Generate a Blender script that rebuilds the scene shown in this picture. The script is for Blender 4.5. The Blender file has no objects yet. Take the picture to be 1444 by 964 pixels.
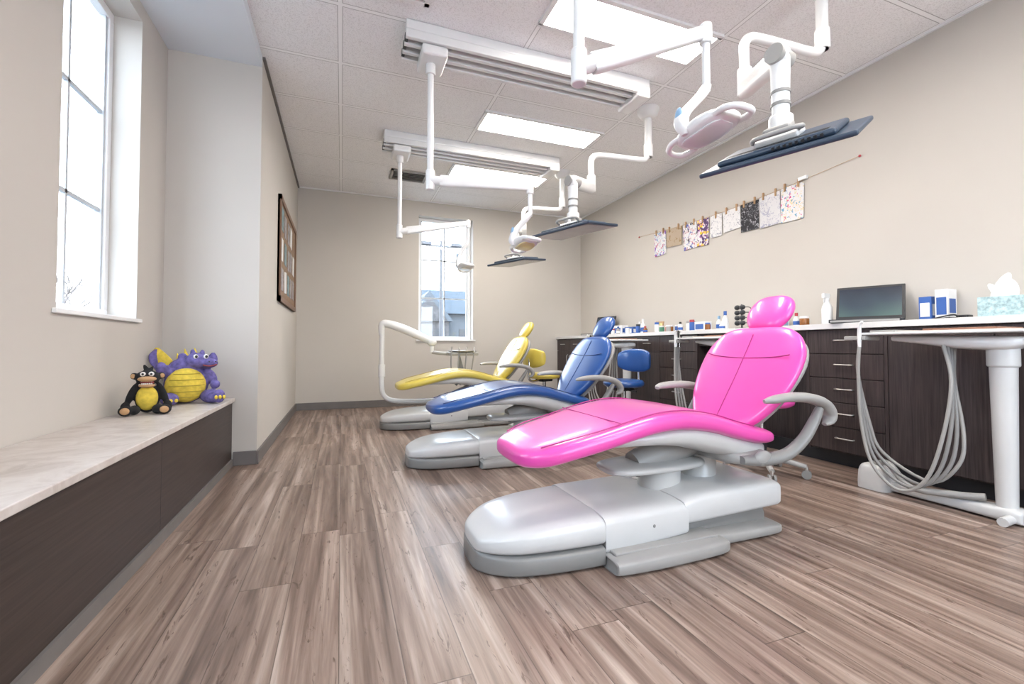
import bpy, bmesh, math, random
from mathutils import Vector, Matrix, Euler
random.seed(4)
S=bpy.context.scene
C=S.collection

# ---------------------------------------------------------------- node helper
class NT:
    def __init__(s,name):
        s.m=bpy.data.materials.new(name); s.m.use_nodes=True
        s.t=s.m.node_tree; s.b=s.t.nodes['Principled BSDF']; s.out=s.t.nodes['Material Output']
    def n(s,ty,**k):
        x=s.t.nodes.new(ty)
        for a,v in k.items(): setattr(x,a,v)
        return x
    def l(s,a,b): s.t.links.new(a,b)
    def put(s,sock,v):
        if hasattr(v,'is_output') or isinstance(v,bpy.types.NodeSocket): s.l(v,sock)
        else: sock.default_value=v
    def math(s,op,a,b=0.0,c=None):
        x=s.n('ShaderNodeMath',operation=op); s.put(x.inputs[0],a); s.put(x.inputs[1],b)
        if c is not None: s.put(x.inputs[2],c)
        return x.outputs[0]
    def xyz(s,x,y,z):
        c=s.n('ShaderNodeCombineXYZ'); s.put(c.inputs[0],x); s.put(c.inputs[1],y); s.put(c.inputs[2],z); return c.outputs[0]
    def pos(s,obj=False):
        if obj: o=s.n('ShaderNodeTexCoord').outputs['Object']
        else: o=s.n('ShaderNodeNewGeometry').outputs['Position']
        sp=s.n('ShaderNodeSeparateXYZ'); s.l(o,sp.inputs[0]); return o,sp.outputs[0],sp.outputs[1],sp.outputs[2]
    def noise(s,vec,scale=1,detail=4,rough=.5,dist=0):
        x=s.n('ShaderNodeTexNoise'); s.l(vec,x.inputs['Vector']); x.inputs['Scale'].default_value=scale
        x.inputs['Detail'].default_value=detail; x.inputs['Roughness'].default_value=rough; x.inputs['Distortion'].default_value=dist
        return x.outputs['Fac']
    def ramp(s,f,st,interp='LINEAR'):
        x=s.n('ShaderNodeValToRGB'); s.l(f,x.inputs[0]); x.color_ramp.interpolation=interp
        e=x.color_ramp.elements
        while len(e)<len(st): e.new(.5)
        for i,(p,c) in enumerate(st):
            e[i].position=p; e[i].color=(c[0],c[1],c[2],1)
        return x.outputs[0]
    def mix(s,f,a,b,mode='MIX'):
        x=s.n('ShaderNodeMix',data_type='RGBA',blend_type=mode); s.put(x.inputs[0],f)
        for i,v in ((6,a),(7,b)):
            if isinstance(v,tuple): v=(v[0],v[1],v[2],1)
            s.put(x.inputs[i],v)
        return x.outputs[2]
    def bump(s,h,st=.2,d=.01):
        x=s.n('ShaderNodeBump'); x.inputs['Strength'].default_value=st; x.inputs['Distance'].default_value=d
        s.l(h,x.inputs['Height']); s.l(x.outputs[0],s.b.inputs['Normal'])
    def set(s,**k):
        for a,v in k.items():
            a={'col':'Base Color','rough':'Roughness','metal':'Metallic','coat':'Coat Weight','spec':'Specular IOR Level'}.get(a,a)
            if isinstance(v,tuple): v=(v[0],v[1],v[2],1)
            s.put(s.b.inputs[a],v)
def srgb(r,g,b):
    f=lambda c:(c/255/12.92) if c<=10 else ((c/255+.055)/1.055)**2.4
    return (f(r),f(g),f(b))
def M(name,col,rough=.5,metal=0,var=.06,scale=8,coat=0,bump=0,spec=.5):
    t=NT(name); o,x,y,z=t.pos(True)
    f=t.noise(o,scale,3)
    a=tuple(c*(1-var) for c in col); b=tuple(min(1,c*(1+var)) for c in col)
    t.set(col=t.ramp(f,[(.3,a),(.7,b)]),rough=rough,metal=metal,coat=coat,spec=spec)
    t.b.inputs['Coat Roughness'].default_value=.1
    if bump: t.bump(t.noise(o,scale*12,3),bump,.003)
    return t.m
WHITE=M('white_plastic',(.76,.76,.755),.28,coat=.3,var=.02)
SHELL=M('white_base_shell',(.62,.62,.615),.3,coat=.3,var=.02)
IVORY=M('ivory_shell',(.55,.545,.53),.3,coat=.2,var=.02)
GREY=M('grey_plastic',(.235,.23,.222),.4,var=.04)
LGREY=M('light_grey_plastic',(.34,.33,.315),.4,var=.04)
PINK=M('pink_vinyl',(.78,.080,.40),.32,coat=.45,var=.05,scale=4,bump=.05)
BLUE=M('blue_vinyl',(.012,.075,.28),.3,coat=.5,var=.06,scale=4,bump=.05)
YEL=M('yellow_vinyl',(.66,.52,.09),.33,coat=.4,var=.05,scale=4,bump=.05)
PINKD=M('pink_seam',(.42,.025,.20),.5); BLUED=M('blue_seam',(.006,.03,.13),.5); YELD=M('yellow_seam',(.42,.31,.03),.5)
BLACK=M('black_plastic',(.02,.021,.024),.35)
NAVY=M('dark_casing',(.030,.050,.082),.35)
CHROME=M('chrome',(.75,.75,.75),.18,metal=1)
STEEL=M('brushed_steel',(.6,.59,.57),.32,metal=1)
HOSE=M('hose_grey',(.25,.245,.24),.45)
TRIMW=M('window_white',(.80,.80,.80),.4,var=.02)
MUNT=M('window_muntin_grey',(.50,.53,.56),.5,var=.02)
BASEB=M('baseboard_taupe',(.155,.142,.135),.5)
PEACH=M('tray_paper',(.62,.50,.44),.7)
CYAN=M('pale_blue_plastic',(.25,.42,.60),.3)
def wallmat(name,c):
    t=NT(name); o,x,y,z=t.pos()
    f=t.noise(o,1.3,2)
    t.set(col=t.ramp(f,[(.2,tuple(v*.97 for v in c)),(.8,tuple(v*1.03 for v in c))]),rough=.75,spec=.3)
    t.bump(t.noise(o,180,3),.08,.002); return t.m
WALL=wallmat('wall_paint_greige',(.555,.52,.475))
SOFF=wallmat('soffit_paint',(.70,.74,.78))
# floor
def floormat():
    t=NT('vinyl_plank_floor'); o,x,y,z=t.pos()
    W=.165
    xr=t.math('DIVIDE',x,W); row=t.math('FLOOR',xr)
    wn=t.n('ShaderNodeTexWhiteNoise',noise_dimensions='1D'); t.l(row,wn.inputs['W'])
    yy=t.math('ADD',t.math('DIVIDE',y,1.27),t.math('MULTIPLY',wn.outputs[0],7.3)); col=t.math('FLOOR',yy)
    w2=t.n('ShaderNodeTexWhiteNoise',noise_dimensions='2D'); t.l(t.xyz(row,col,0),w2.inputs['Vector']); pr=w2.outputs[0]
    g=t.noise(t.xyz(t.math('MULTIPLY',x,20),t.math('MULTIPLY',y,.8),t.math('MULTIPLY',pr,40)),1.0,5,.55,.5)
    f=t.noise(t.xyz(t.math('MULTIPLY',x,80),t.math('MULTIPLY',y,3.0),t.math('MULTIPLY',pr,40)),1.0,4,.6,.3)
    k=t.noise(t.xyz(t.math('MULTIPLY',x,34),t.math('MULTIPLY',y,5.0),t.math('MULTIPLY',pr,17)),1.0,5,.65,1.8)
    base=t.ramp(g,[(.30,srgb(92,75,66)),(.43,srgb(122,102,91)),(.55,srgb(147,127,115)),(.70,srgb(180,163,152))])
    fine=t.ramp(f,[(.3,(.74,.73,.72)),(.6,(1.05,1.05,1.05))])
    c=t.mix(1.0,base,fine,'MULTIPLY')
    pt=t.ramp(pr,[(0,(.88,.87,.86)),(1,(1.07,1.07,1.07))])
    c=t.mix(1.0,c,pt,'MULTIPLY')
    kn=t.ramp(k,[(.60,(0,0,0)),(.66,(1,1,1))])
    c=t.mix(t.math('MULTIPLY',kn,.7),c,srgb(74,54,44))
    fx=t.math('FRACT',xr); ex=t.math('MINIMUM',fx,t.math('SUBTRACT',1.0,fx)); gx=t.math('LESS_THAN',ex,.009)
    fy=t.math('FRACT',yy); gy=t.math('LESS_THAN',fy,.0024)
    gap=t.math('MAXIMUM',gx,gy)
    c=t.mix(t.math('MULTIPLY',gap,.6),c,srgb(52,41,35))
    t.set(col=c,rough=t.math('MULTIPLY_ADD',f,.2,.25),spec=.5)
    t.bump(t.math('SUBTRACT',f,gap),.12,.002)
    return t.m
FLOOR=floormat()
def ceilmat():
    t=NT('ceiling_tile'); o,x,y,z=t.pos()
    fx=t.math('FRACT',t.math('DIVIDE',t.math('ADD',x,10.19),1.27)); fy=t.math('FRACT',t.math('DIVIDE',t.math('ADD',y,.15+6.35),.635))
    bx=t.math('LESS_THAN',t.math('MINIMUM',fx,t.math('SUBTRACT',1.0,fx)),.0105)
    by=t.math('LESS_THAN',t.math('MINIMUM',fy,t.math('SUBTRACT',1.0,fy)),.021)
    bar=t.math('MAXIMUM',bx,by)
    bx2=t.math('LESS_THAN',t.math('MINIMUM',fx,t.math('SUBTRACT',1.0,fx)),.0142)
    by2=t.math('LESS_THAN',t.math('MINIMUM',fy,t.math('SUBTRACT',1.0,fy)),.0284)
    bar_shadow=t.math('MAXIMUM',bx2,by2)  # grey band beside the T-bars: their shadow painted into the tile colour
    sp=t.noise(o,150,3,.6)
    tile=t.ramp(sp,[(.36,(.71,.70,.70)),(.5,(.88,.875,.88))])
    c=t.mix(bar_shadow,tile,(.46,.45,.45)); c=t.mix(bar,c,(.91,.91,.91))
    t.set(col=c,rough=.85,spec=.2); t.bump(t.math('ADD',sp,t.math('MULTIPLY',bar,2)),.2,.004); return t.m
CEIL=ceilmat()
def woodmat(name,c1,c2,axis='Y'):
    t=NT(name); o,x,y,z=t.pos()
    if axis=='Y': v=t.xyz(t.math('MULTIPLY',x,4),t.math('MULTIPLY',y,2.5),t.math('MULTIPLY',z,95))
    else: v=t.xyz(t.math('MULTIPLY',x,60),t.math('MULTIPLY',y,90),t.math('MULTIPLY',z,3))
    f=t.noise(v,1,4,.6,.4); t.set(col=t.ramp(f,[(.3,c1),(.7,c2)]),rough=.42,spec=.4); t.bump(f,.05,.002); return t.m
ESP=woodmat('espresso_laminate',(.024,.017,.018),(.072,.053,.051),'Z')
ESPH=woodmat('espresso_laminate_h',(.024,.015,.012),(.056,.037,.031),'Y')
def stone():
    t=NT('bench_laminate'); o,x,y,z=t.pos()
    f=t.noise(o,7,7,.65,1.2); t.set(col=t.ramp(f,[(.3,srgb(182,171,163)),(.5,srgb(203,194,188)),(.7,srgb(216,209,204))]),rough=.35); return t.m
STONE=stone()
COUNTER=M('counter_white',(.68,.67,.66),.3,var=.03)
def emis(name,c,s):
    t=NT(name); e=t.n('ShaderNodeEmission'); e.inputs[0].default_value=(*c,1); e.inputs[1].default_value=s
    t.l(e.outputs[0],t.out.inputs[0]); return t.m
PANEL=emis('troffer_lens_glow',(1,.94,.865),25)
LENSG=M('lamp_lens',(.72,.74,.74),.12)
def glass():
    t=NT('window_glass'); a=t.n('ShaderNodeBsdfTransparent'); g=t.n('ShaderNodeBsdfGlossy'); g.inputs['Roughness'].default_value=.02
    m=t.n('ShaderNodeMixShader'); m.inputs[0].default_value=.05; t.l(a.outputs[0],m.inputs[1]); t.l(g.outputs[0],m.inputs[2]); t.l(m.outputs[0],t.out.inputs[0]); return t.m
GLASS=glass()

# ---------------------------------------------------------------- geometry helper
def crom(P,res):
    out=[]; n=len(P)
    for i in range(n-1):
        p0=P[max(i-1,0)];p1=P[i];p2=P[i+1];p3=P[min(i+2,n-1)]
        for j in range(res):
            t=j/res
            out.append([.5*((2*b)+(-a+c)*t+(2*a-5*b+4*c-d)*t*t+(-a+3*b-3*c+d)*t**3) for a,b,c,d in zip(p0,p1,p2,p3)])
    out.append(list(P[-1])); return out
class O:
    def __init__(s,name,loc=(0,0,0),rz=0,sc=1):
        s.M=Matrix.Identity(4)
        if name:
            s.e=bpy.data.objects.new(name,None); s.e.empty_display_size=.1; C.objects.link(s.e); s.e.location=loc; s.e.rotation_euler=(0,0,rz); s.e.scale=(sc,sc,sc)
        else: s.e=None
    def add(s,pn,bm,mat,smooth=True,bevel=0,segs=3):
        for v in bm.verts: v.co=s.M@v.co
        bmesh.ops.recalc_face_normals(bm,faces=bm.faces)
        me=bpy.data.meshes.new(pn); bm.to_mesh(me); bm.free()
        if mat: me.materials.append(mat)
        if smooth:
            for p in me.polygons: p.use_smooth=True
            me.set_sharp_from_angle(angle=math.radians(48))
        ob=bpy.data.objects.new(pn,me); C.objects.link(ob)
        if s.e: ob.parent=s.e
        if bevel:
            m=ob.modifiers.new('b','BEVEL'); m.width=bevel; m.segments=segs; m.limit_method='ANGLE'
        return ob
    def box(s,pn,x0,x1,y0,y1,z0,z1,mat,bevel=0,rot=None):
        bm=bmesh.new(); bmesh.ops.create_cube(bm,size=1)
        c=Vector(((x0+x1)/2,(y0+y1)/2,(z0+z1)/2)); R=Euler(rot).to_matrix() if rot else Matrix.Identity(3)
        for v in bm.verts: v.co=R@Vector((v.co.x*(x1-x0),v.co.y*(y1-y0),v.co.z*(z1-z0)))+c
        return s.add(pn,bm,mat,False,bevel)
    def boxes(s,pn,L,mat):
        bm=bmesh.new()
        for x0,x1,y0,y1,z0,z1 in L:
            r=bmesh.ops.create_cube(bm,size=1)
            for v in r['verts']: v.co=Vector((v.co.x*(x1-x0)+(x0+x1)/2,v.co.y*(y1-y0)+(y0+y1)/2,v.co.z*(z1-z0)+(z0+z1)/2))
        return s.add(pn,bm,mat,False)
    def sweep(s,pn,pts,r,mat,res=6,n=12,flat=1.0,straight=False):
        if not isinstance(r,(list,tuple)): r=[r]*len(pts)
        P=[tuple(p)+(q,) for p,q in zip(pts,r)]
        Q=P if straight else crom(P,res)
        bm=bmesh.new(); rings=[]; N=None
        V=[Vector(q[:3]) for q in Q]
        for i,q in enumerate(Q):
            T=(V[min(i+1,len(V)-1)]-V[max(i-1,0)]).normalized()
            if N is None:
                up=Vector((0,0,1)) if abs(T.z)<.9 else Vector((1,0,0))
                N=(up-T*up.dot(T)).normalized()
            else: N=(N-T*N.dot(T)).normalized()
            B=T.cross(N); rr=max(q[3],.0005)
            rings.append([bm.verts.new(V[i]+N*math.cos(a)*rr*flat+B*math.sin(a)*rr) for a in [2*math.pi*j/n for j in range(n)]])
        s._skin(bm,rings); return s.add(pn,bm,mat)
    def _skin(s,bm,rings):
        n=len(rings[0])
        for a,b in zip(rings,rings[1:]):
            for j in range(n): bm.faces.new((a[j],a[(j+1)%n],b[(j+1)%n],b[j]))
        bm.faces.new(rings[0]); bm.faces.new(rings[-1][::-1])
    def cyl(s,pn,p0,p1,r,mat,r1=None,n=24,bevel=0):
        p0=Vector(p0);p1=Vector(p1); r1=r if r1 is None else r1
        T=(p1-p0).normalized(); up=Vector((0,0,1)) if abs(T.z)<.9 else Vector((1,0,0)); N=(up-T*up.dot(T)).normalized(); B=T.cross(N)
        bm=bmesh.new(); rings=[[bm.verts.new(p+(N*math.cos(a)+B*math.sin(a))*q) for a in [2*math.pi*j/n for j in range(n)]] for p,q in ((p0,r),(p1,r1))]
        s._skin(bm,rings); return s.add(pn,bm,mat,True,bevel)
    def ell(s,pn,c,r,mat,rot=None,seg=24):
        bm=bmesh.new(); bmesh.ops.create_uvsphere(bm,u_segments=seg,v_segments=seg//2,radius=1)
        R=Euler(rot).to_matrix() if rot else Matrix.Identity(3); c=Vector(c)
        for v in bm.verts: v.co=R@Vector((v.co.x*r[0],v.co.y*r[1],v.co.z*r[2]))+c
        return s.add(pn,bm,mat)
    def loft(s,pn,secs,u,v,mat,ex=2.6,n=36,res=4):
        u=Vector(u).normalized(); v=Vector(v).normalized(); Q=crom(secs,res) if res>1 else secs
        bm=bmesh.new(); rings=[]
        for q in Q:
            c=Vector(q[:3]); ring=[]
            for j in range(n):
                a=2*math.pi*j/n; ca,sa=math.cos(a),math.sin(a)
                ring.append(bm.verts.new(c+u*q[3]*math.copysign(abs(ca)**(2/ex),ca)+v*q[4]*math.copysign(abs(sa)**(2/ex),sa)))
            rings.append(ring)
        s._skin(bm,rings); return s.add(pn,bm,mat)
    def lathe(s,pn,c,prof,mat,n=20):
        bm=bmesh.new(); c=Vector(c)
        rings=[[bm.verts.new(c+Vector((max(r,.0004)*math.cos(a),max(r,.0004)*math.sin(a),z))) for a in [2*math.pi*j/n for j in range(n)]] for r,z in prof]
        s._skin(bm,rings); return s.add(pn,bm,mat)
    def blob(s,pn,els,mat,vox=.007):
        bm=bmesh.new()
        for c,r,*rt in els:
            q=bmesh.ops.create_uvsphere(bm,u_segments=20,v_segments=12,radius=1)
            R=Euler(rt[0]).to_matrix() if rt else Matrix.Identity(3)
            for v in q['verts']: v.co=R@Vector((v.co.x*r[0],v.co.y*r[1],v.co.z*r[2]))+Vector(c)
        ob=s.add(pn,bm,mat); m=ob.modifiers.new('r','REMESH'); m.mode='VOXEL'; m.voxel_size=vox; m.use_smooth_shade=True
        m=ob.modifiers.new('s','SMOOTH'); m.iterations=4; m.factor=.6
        return ob
R0=O(None)

# ---------------------------------------------------------------- room shell
LW=-1.17; PX=-.58; PY=3.79; RX=3.8; BY=6.73; FY=-2.6; H=3.05
R0.box('floor',-1.36,RX+.15,FY-.15,BY+.2,-.1,0,FLOOR)
R0.box('ceiling',-1.36,RX+.15,FY-.15,BY+.2,H,H+.1,CEIL)
R0.box('wall_right',RX,RX+.15,FY-.15,BY+.2,0,H,WALL)
wx0,wx1,wz0,wz1=1.06,1.90,.97,2.83
R0.boxes('wall_back',[(-.6,wx0,BY,BY+.2,0,H),(wx1,RX,BY,BY+.2,0,H),(wx0,wx1,BY,BY+.2,0,wz0),(wx0,wx1,BY,BY+.2,wz1,H)],WALL)
wins=[(2.54,3.36),(.55,1.37),(-1.45,-.63)]; lz0,lz1=1.03,2.87
L=[];prev=FY
for a,b in sorted(wins):
    L.append((LW-.19,LW,prev,a,0,H)); L.append((LW-.19,LW,a,b,0,lz0)); L.append((LW-.19,LW,a,b,lz1,H)); prev=b
L.append((LW-.19,LW,prev,PY+.02,0,H))
R0.boxes('wall_left',L,WALL)
R0.box('wall_left_pier',LW-.19,PX,PY,BY+.2,0,H-.001,WALL)
R0.box('trim_soffit',LW,PX,FY,PY,2.97,H-.002,SOFF)
bx0,bx1=.2,3.2
R0.boxes('wall_behind',[(-1.36,bx0,FY-.15,FY,0,H),(bx1,RX,FY-.15,FY,0,H),(bx0,bx1,FY-.15,FY,0,.9),(bx0,bx1,FY-.15,FY,2.6,H)],WALL)
R0.box('baseboard_back',PX,3.4,BY-.014,BY,0,.10,BASEB,.003)
R0.box('baseboard_left',PX,PX+.014,PY-.014,BY-.014,0,.10,BASEB,.003)
R0.box('baseboard_pier',-.73,PX,PY-.014,PY,0,.10,BASEB,.003)
R0.box('trim_ceiling_left_shaded',PX,PX+.02,PY,BY,H-.018,H,BASEB)  # white wall angle coloured dark, shadow line along it put into the colour
R0.box('trim_ceiling_back',PX+.02,RX-.02,BY-.02,BY,H-.014,H,TRIMW)
R0.box('trim_ceiling_right',RX-.02,RX,FY,BY,H-.014,H,TRIMW)

def portal(loc,rot,sx,sy):
    ld=bpy.data.lights.new('portal','AREA'); ld.shape='RECTANGLE'; ld.size=sx; ld.size_y=sy; ld.cycles.is_portal=True
    ob=bpy.data.objects.new('daylight_portal',ld); C.objects.link(ob); ob.location=loc; ob.rotation_euler=rot
# windows
def window(name,loc,w,h,rz,sillin,rows=3):
    o=O(name,loc,rz); yo=.14
    f=.05
    o.box('frame_bottom',0,w,yo,yo+.05,0,f,TRIMW,.004); o.box('frame_top',0,w,yo,yo+.05,h-f,h,TRIMW,.004)
    o.box('frame_side_a',0,f,yo,yo+.05,f,h-f,TRIMW,.004); o.box('frame_side_b',w-f,w,yo,yo+.05,f,h-f,TRIMW,.004)
    o.box('sash_a',f,f+.022,yo+.012,yo+.045,f,h-f,MUNT); o.box('sash_b',w-f-.022,w-f,yo+.012,yo+.045,f,h-f,MUNT)
    o.box('muntin_v',w/2-.010,w/2+.010,yo+.02,yo+.04,f,h-f,MUNT)
    for i in range(1,rows): 
        z=f+(h-2*f)*i/rows; o.box('muntin_h',f,w-f,yo+.02,yo+.04,z-.010,z+.010,MUNT)
    o.box('glass',f,w-f,yo+.029,yo+.031,f,h-f,GLASS)
    o.box('sill',-.035,w+.035,-sillin,0,-.022,0,TRIMW,.004); o.box('sill_inner',0,w,0,yo,-.001,.004,TRIMW)
    return o
window('window_1',(wx0,BY,wz0),wx1-wx0,wz1-wz0,0,.025)
for i,(a,b) in enumerate(wins): window('window_%d'%(i+2),(LW,a,lz0),b-a,lz1-lz0,math.pi/2,.02,3)
window('window_5',(bx1,FY,.9),bx1-bx0,1.7,math.pi,.02,2)  # unseen window added behind the camera for soft frontal fill
portal(((wx0+wx1)/2,BY+.19,(wz0+wz1)/2),(-math.pi/2,0,0),.84,1.86)
for a,b in wins: portal((LW-.185,(a+b)/2,(lz0+lz1)/2),(0,-math.pi/2,0),1.84,.82)
portal(((bx0+bx1)/2,FY-.14,1.75),(math.pi/2,0,0),3.0,1.7)

# ---------------------------------------------------------------- bench
b=O('window_bench',(0,0,0))
b.box('front_panel',-.765,-.74,FY+.01,PY-.006,.045,.462,ESPH)
for y in (2.42,1.2,0,-1.2): b.box('panel_joint',-.741,-.7395,y-.0015,y+.0015,.05,.46,BLACK)
b.box('toe_trim',-.74,-.728,FY+.01,PY-.016,0,.05,BASEB)
b.box('top_slab',LW+.004,-.722,FY+.01,PY-.004,.462,.49,STONE,.004)

# ---------------------------------------------------------------- ceiling lights
def troffer(y0,y1):
    o=O('ceiling_light_panel',(0,0,0)); x0,x1=1.24,2.47
    o.boxes('frame',[(x0-.02,x1+.02,y0-.02,y0+.012,H-.018,H),(x0-.02,x1+.02,y1-.012,y1+.02,H-.018,H),(x0-.02,x0+.012,y0,y1,H-.018,H),(x1-.012,x1+.02,y0,y1,H-.018,H)],TRIMW)
    o.box('lens',x0+.012,x1-.012,y0+.012,y1-.012,H-.01,H-.002,PANEL)
for y0,y1 in ((2.39,2.72),(3.93,4.285),(5.2,5.565),(.6,.96),(-1.2,-.84)): troffer(y0,y1)
def vent(x0,x1,y0,y1,matf,mats):
    o=O('ceiling_air_vent')
    o.boxes('frame',[(x0,x1,y0,y0+.03,H-.02,H),(x0,x1,y1-.03,y1,H-.02,H),(x0,x0+.03,y0,y1,H-.02,H),(x1-.03,x1,y0,y1,H-.02,H)],matf)
    o.box('dark_core',x0+.03,x1-.03,y0+.03,y1-.03,H-.006,H-.001,mats)
    n=6
    for i in range(n):
        y=y0+.05+(y1-y0-.1)*i/(n-1); o.box('louver',x0+.03,x1-.03,y-.014,y+.014,H-.017,H-.013,matf,rot=(.6,0,0))
vent(.55,1.0,5.62,5.95,LGREY,BLACK); vent(.0,.5,2.35,2.83,TRIMW,GREY)

# ---------------------------------------------------------------- ceiling track + lamp + monitor
def track(y):
    o=O('ceiling_track',(0,y,0)); x0,x1=.38,2.34
    o.box('housing',x0,x1,-.14,.14,H-.07,H,WHITE,.01)
    for yy in (-.125,-.045,.045,.125): o.box('rail',x0,x1,yy-.016,yy+.016,H-.125,H-.07,WHITE,.004)
    for yy in (-.085,0,.085): o.box('channel',x0+.01,x1-.01,yy-.024,yy+.024,H-.078,H-.068,GREY)
    for yy in (-.085,0,.085): o.box('slot',x0-.002,x0+.02,yy-.02,yy+.02,H-.115,H-.078,BLACK)
    o.box('end_cap',x1-.12,x1,-.15,.15,H-.16,H-.10,WHITE,.015)
def lamp(px,py,zb,ex,ey,ez,zl,hx,hy,hz,accent):
    o=O('dental_operating_light',(px,py,0))
    o.box('carriage',-.08,.1,-.13,.13,H-.20,H-.128,WHITE,.018)
    o.cyl('collar',(0,0,H-.27),(0,0,H-.20),.035,WHITE)
    o.cyl('pole',(0,0,zb),(0,0,H-.25),.022,WHITE)
    o.cyl('pole_joint',(0,0,zb-.03),(0,0,zb+.11),.031,WHITE,bevel=.006)
    E=Vector((ex-px,ey-py,ez)); A=Vector((0,0,zb+.04)); D=E-A
    o.sweep('arm_knuckle',[A,A+D*.12],[.033,.033],WHITE,straight=True)
    sd=D.cross(Vector((0,0,1))).normalized()
    o.loft('spring_arm',[tuple(A+D*t)+(w,h) for t,w,h in ((.10,.024,.036),(.14,.027,.04),(.5,.024,.034),(.86,.02,.028),(.98,.02,.026),(1.02,.008,.01))],sd,sd.cross(D),WHITE,ex=4)
    o.cyl('elbow',E-Vector((0,0,.05)),E+Vector((0,0,.035)),.026,WHITE,bevel=.006)
    F=Vector((ex-px,ey-py,zl)); o.cyl('drop_post',F,E,.016,WHITE)
    Hc=Vector((hx-px,hy-py,hz))
    mid=(F+Hc)/2+Vector((-.07,.06,0))
    o.loft('yoke',[tuple(F+Vector((0,0,.03)))+(.018,.02),tuple(F+Vector((-.02,.01,-.01)))+(.026,.026),tuple(mid)+(.026,.03),tuple(Hc+Vector((-.075,.06,.03)))+(.024,.03),tuple(Hc+Vector((-.07,.05,-.01)))+(.01,.015)],(1,0,0),(0,1,0),WHITE)
    o.ell('yoke_accent',mid+Vector((-.022,0,-.012)),(.012,.022,.04),CYAN)
    o.M=Matrix.Translation(Hc)@Euler((0,math.radians(8),math.radians(-5))).to_matrix().to_4x4()
    o.loft('head_shell',[(0,-.15,0,.02,.01),(0,-.14,0,.045,.018),(0,-.09,.004,.07,.028),(0,0,.008,.078,.036),(0,.09,.004,.07,.028),(0,.14,0,.045,.018),(0,.15,0,.02,.01)],(1,0,0),(0,0,1),WHITE)
    o.loft('head_lens',[(0,-.12,-.018,.03,.005),(0,-.08,-.024,.050,.006),(0,0,-.028,.055,.006),(0,.08,-.024,.050,.006),(0,.12,-.018,.03,.005)],(1,0,0),(0,0,1),accent)
    for sg in (-1,1):
        o.sweep('handle',[(-.05,sg*.10,0),(-.055,sg*.16,-.005),(-.035,sg*.205,-.012),(0,sg*.215,-.015),(.035,sg*.205,-.012),(.055,sg*.16,-.005),(.05,sg*.10,0)],.0125,WHITE)
def monitor(fx,fy,tx,ty,mx,my,mz,a,rz,nz):
    o=O('ceiling_mounted_monitor',(mx,my,0)); r=lambda x,y,z:Vector((x-mx,y-my,z))
    o.lathe('ceiling_flange',r(fx,fy,H-.09),[(.045,0),(.06,.005),(.085,.03),(.095,.06),(.10,.089)],WHITE,32)
    o.cyl('drop_post',r(fx,fy,2.60),r(fx,fy,H-.07),.032,WHITE)
    o.cyl('drop_post_joint',r(fx,fy,2.6),r(fx,fy,2.72),.04,WHITE,bevel=.006)
    o.sweep('swing_tube',[r(fx,fy,2.64),r(fx-.03,fy,2.585),r(fx-.10,fy,2.565),r(fx-.3,(fy+ty)/2,2.56),r(tx+.12,ty,2.555),r(tx+.04,ty,2.54),r(tx,ty,2.49),r(tx,ty,2.38),r(tx,ty,2.30)],.026,WHITE)
    o.cyl('tube_joint',r(tx,ty,2.21),r(tx,ty,2.36),.037,WHITE,bevel=.008)
    A=r(tx,ty,2.25); B=Vector((0,0,nz)); D=B-A; sd=D.cross(Vector((0,0,1)))
    o.loft('spring_arm',[tuple(A+D*t)+(w,h) for t,w,h in ((-.05,.02,.03),(0,.034,.046),(.1,.036,.05),(.5,.034,.048),(.9,.033,.046),(1.02,.03,.042),(1.07,.015,.02))],sd,sd.cross(D),WHITE,ex=3)
    o.cyl('arm_pivot',(0-.05,-.01,nz),(.05,.01,nz),.038,LGREY)
    o.cyl('neck',(0,0,mz+.12),(0,0,nz+.02),.032,WHITE,r1=.038)
    for z in (mz+.22,mz+.17): o.cyl('neck_ring',(0,0,z),(0,0,z+.012),.037,GREY)
    o.cyl('neck_lower',(0,0,mz+.05),(0,0,mz+.13),.045,WHITE,bevel=.008)
    o.M=Matrix.Translation((0,0,mz))@Matrix.Rotation(rz,4,'Z')@Matrix.Rotation(-a,4,'Y')
    o.box('bezel',-.165,.165,-.275,.275,-.012,.008,NAVY,.008)
    o.box('back_casing',-.125,.125,-.21,.21,.007,.032,NAVY,.014)
    for i in range(9): o.box('vent_slot',-.128,-.123,-.17+i*.02,-.16+i*.02,.014,.026,BLACK)
    for i in range(3): o.box('vent_band',-.10+i*.02,-.09+i*.02,-.18,.18,.0315,.033,BLACK)
    o.box('screen',-.150,.150,-.258,.258,-.0135,-.0118,SCREEN)
    o.box('mount_plate',-.06,.06,-.08,.08,.030,.058,WHITE,.012)
    o.box('mount_bracket',-.035,.05,-.05,.05,.055,.09,LGREY,.01)
    o.sweep('mount_handle',[(.02,-.05,.05),(-.08,-.10,.07),(-.1,-.02,.075),(-.1,.06,.07),(.0,.1,.05)],.009,LGREY)
SCREEN=M('screen_grey',(.30,.28,.27),.15,var=.05)
for y in (1.55,3.13,4.76): track(y)
lamp(.87,1.55,1.93,1.44,1.47,2.20,1.94,1.41,1.44,1.76,LENSG)
lamp(.57,3.13,1.99,1.26,2.96,2.01,1.80,1.22,2.96,1.60,M('warm_lens',(.80,.70,.38),.2))
lamp(.55,4.76,2.02,1.27,4.70,2.20,1.98,1.24,4.68,1.72,LENSG)
monitor(2.62,1.78,2.02,1.79,1.66,1.30,1.665,math.radians(28),math.radians(22),2.04)
monitor(2.62,3.38,2.03,3.40,1.56,2.87,1.70,math.radians(6),math.radians(20),2.06)
monitor(2.56,4.99,2.05,5.02,1.70,4.37,1.745,math.radians(6),math.radians(24),2.06)

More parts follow.
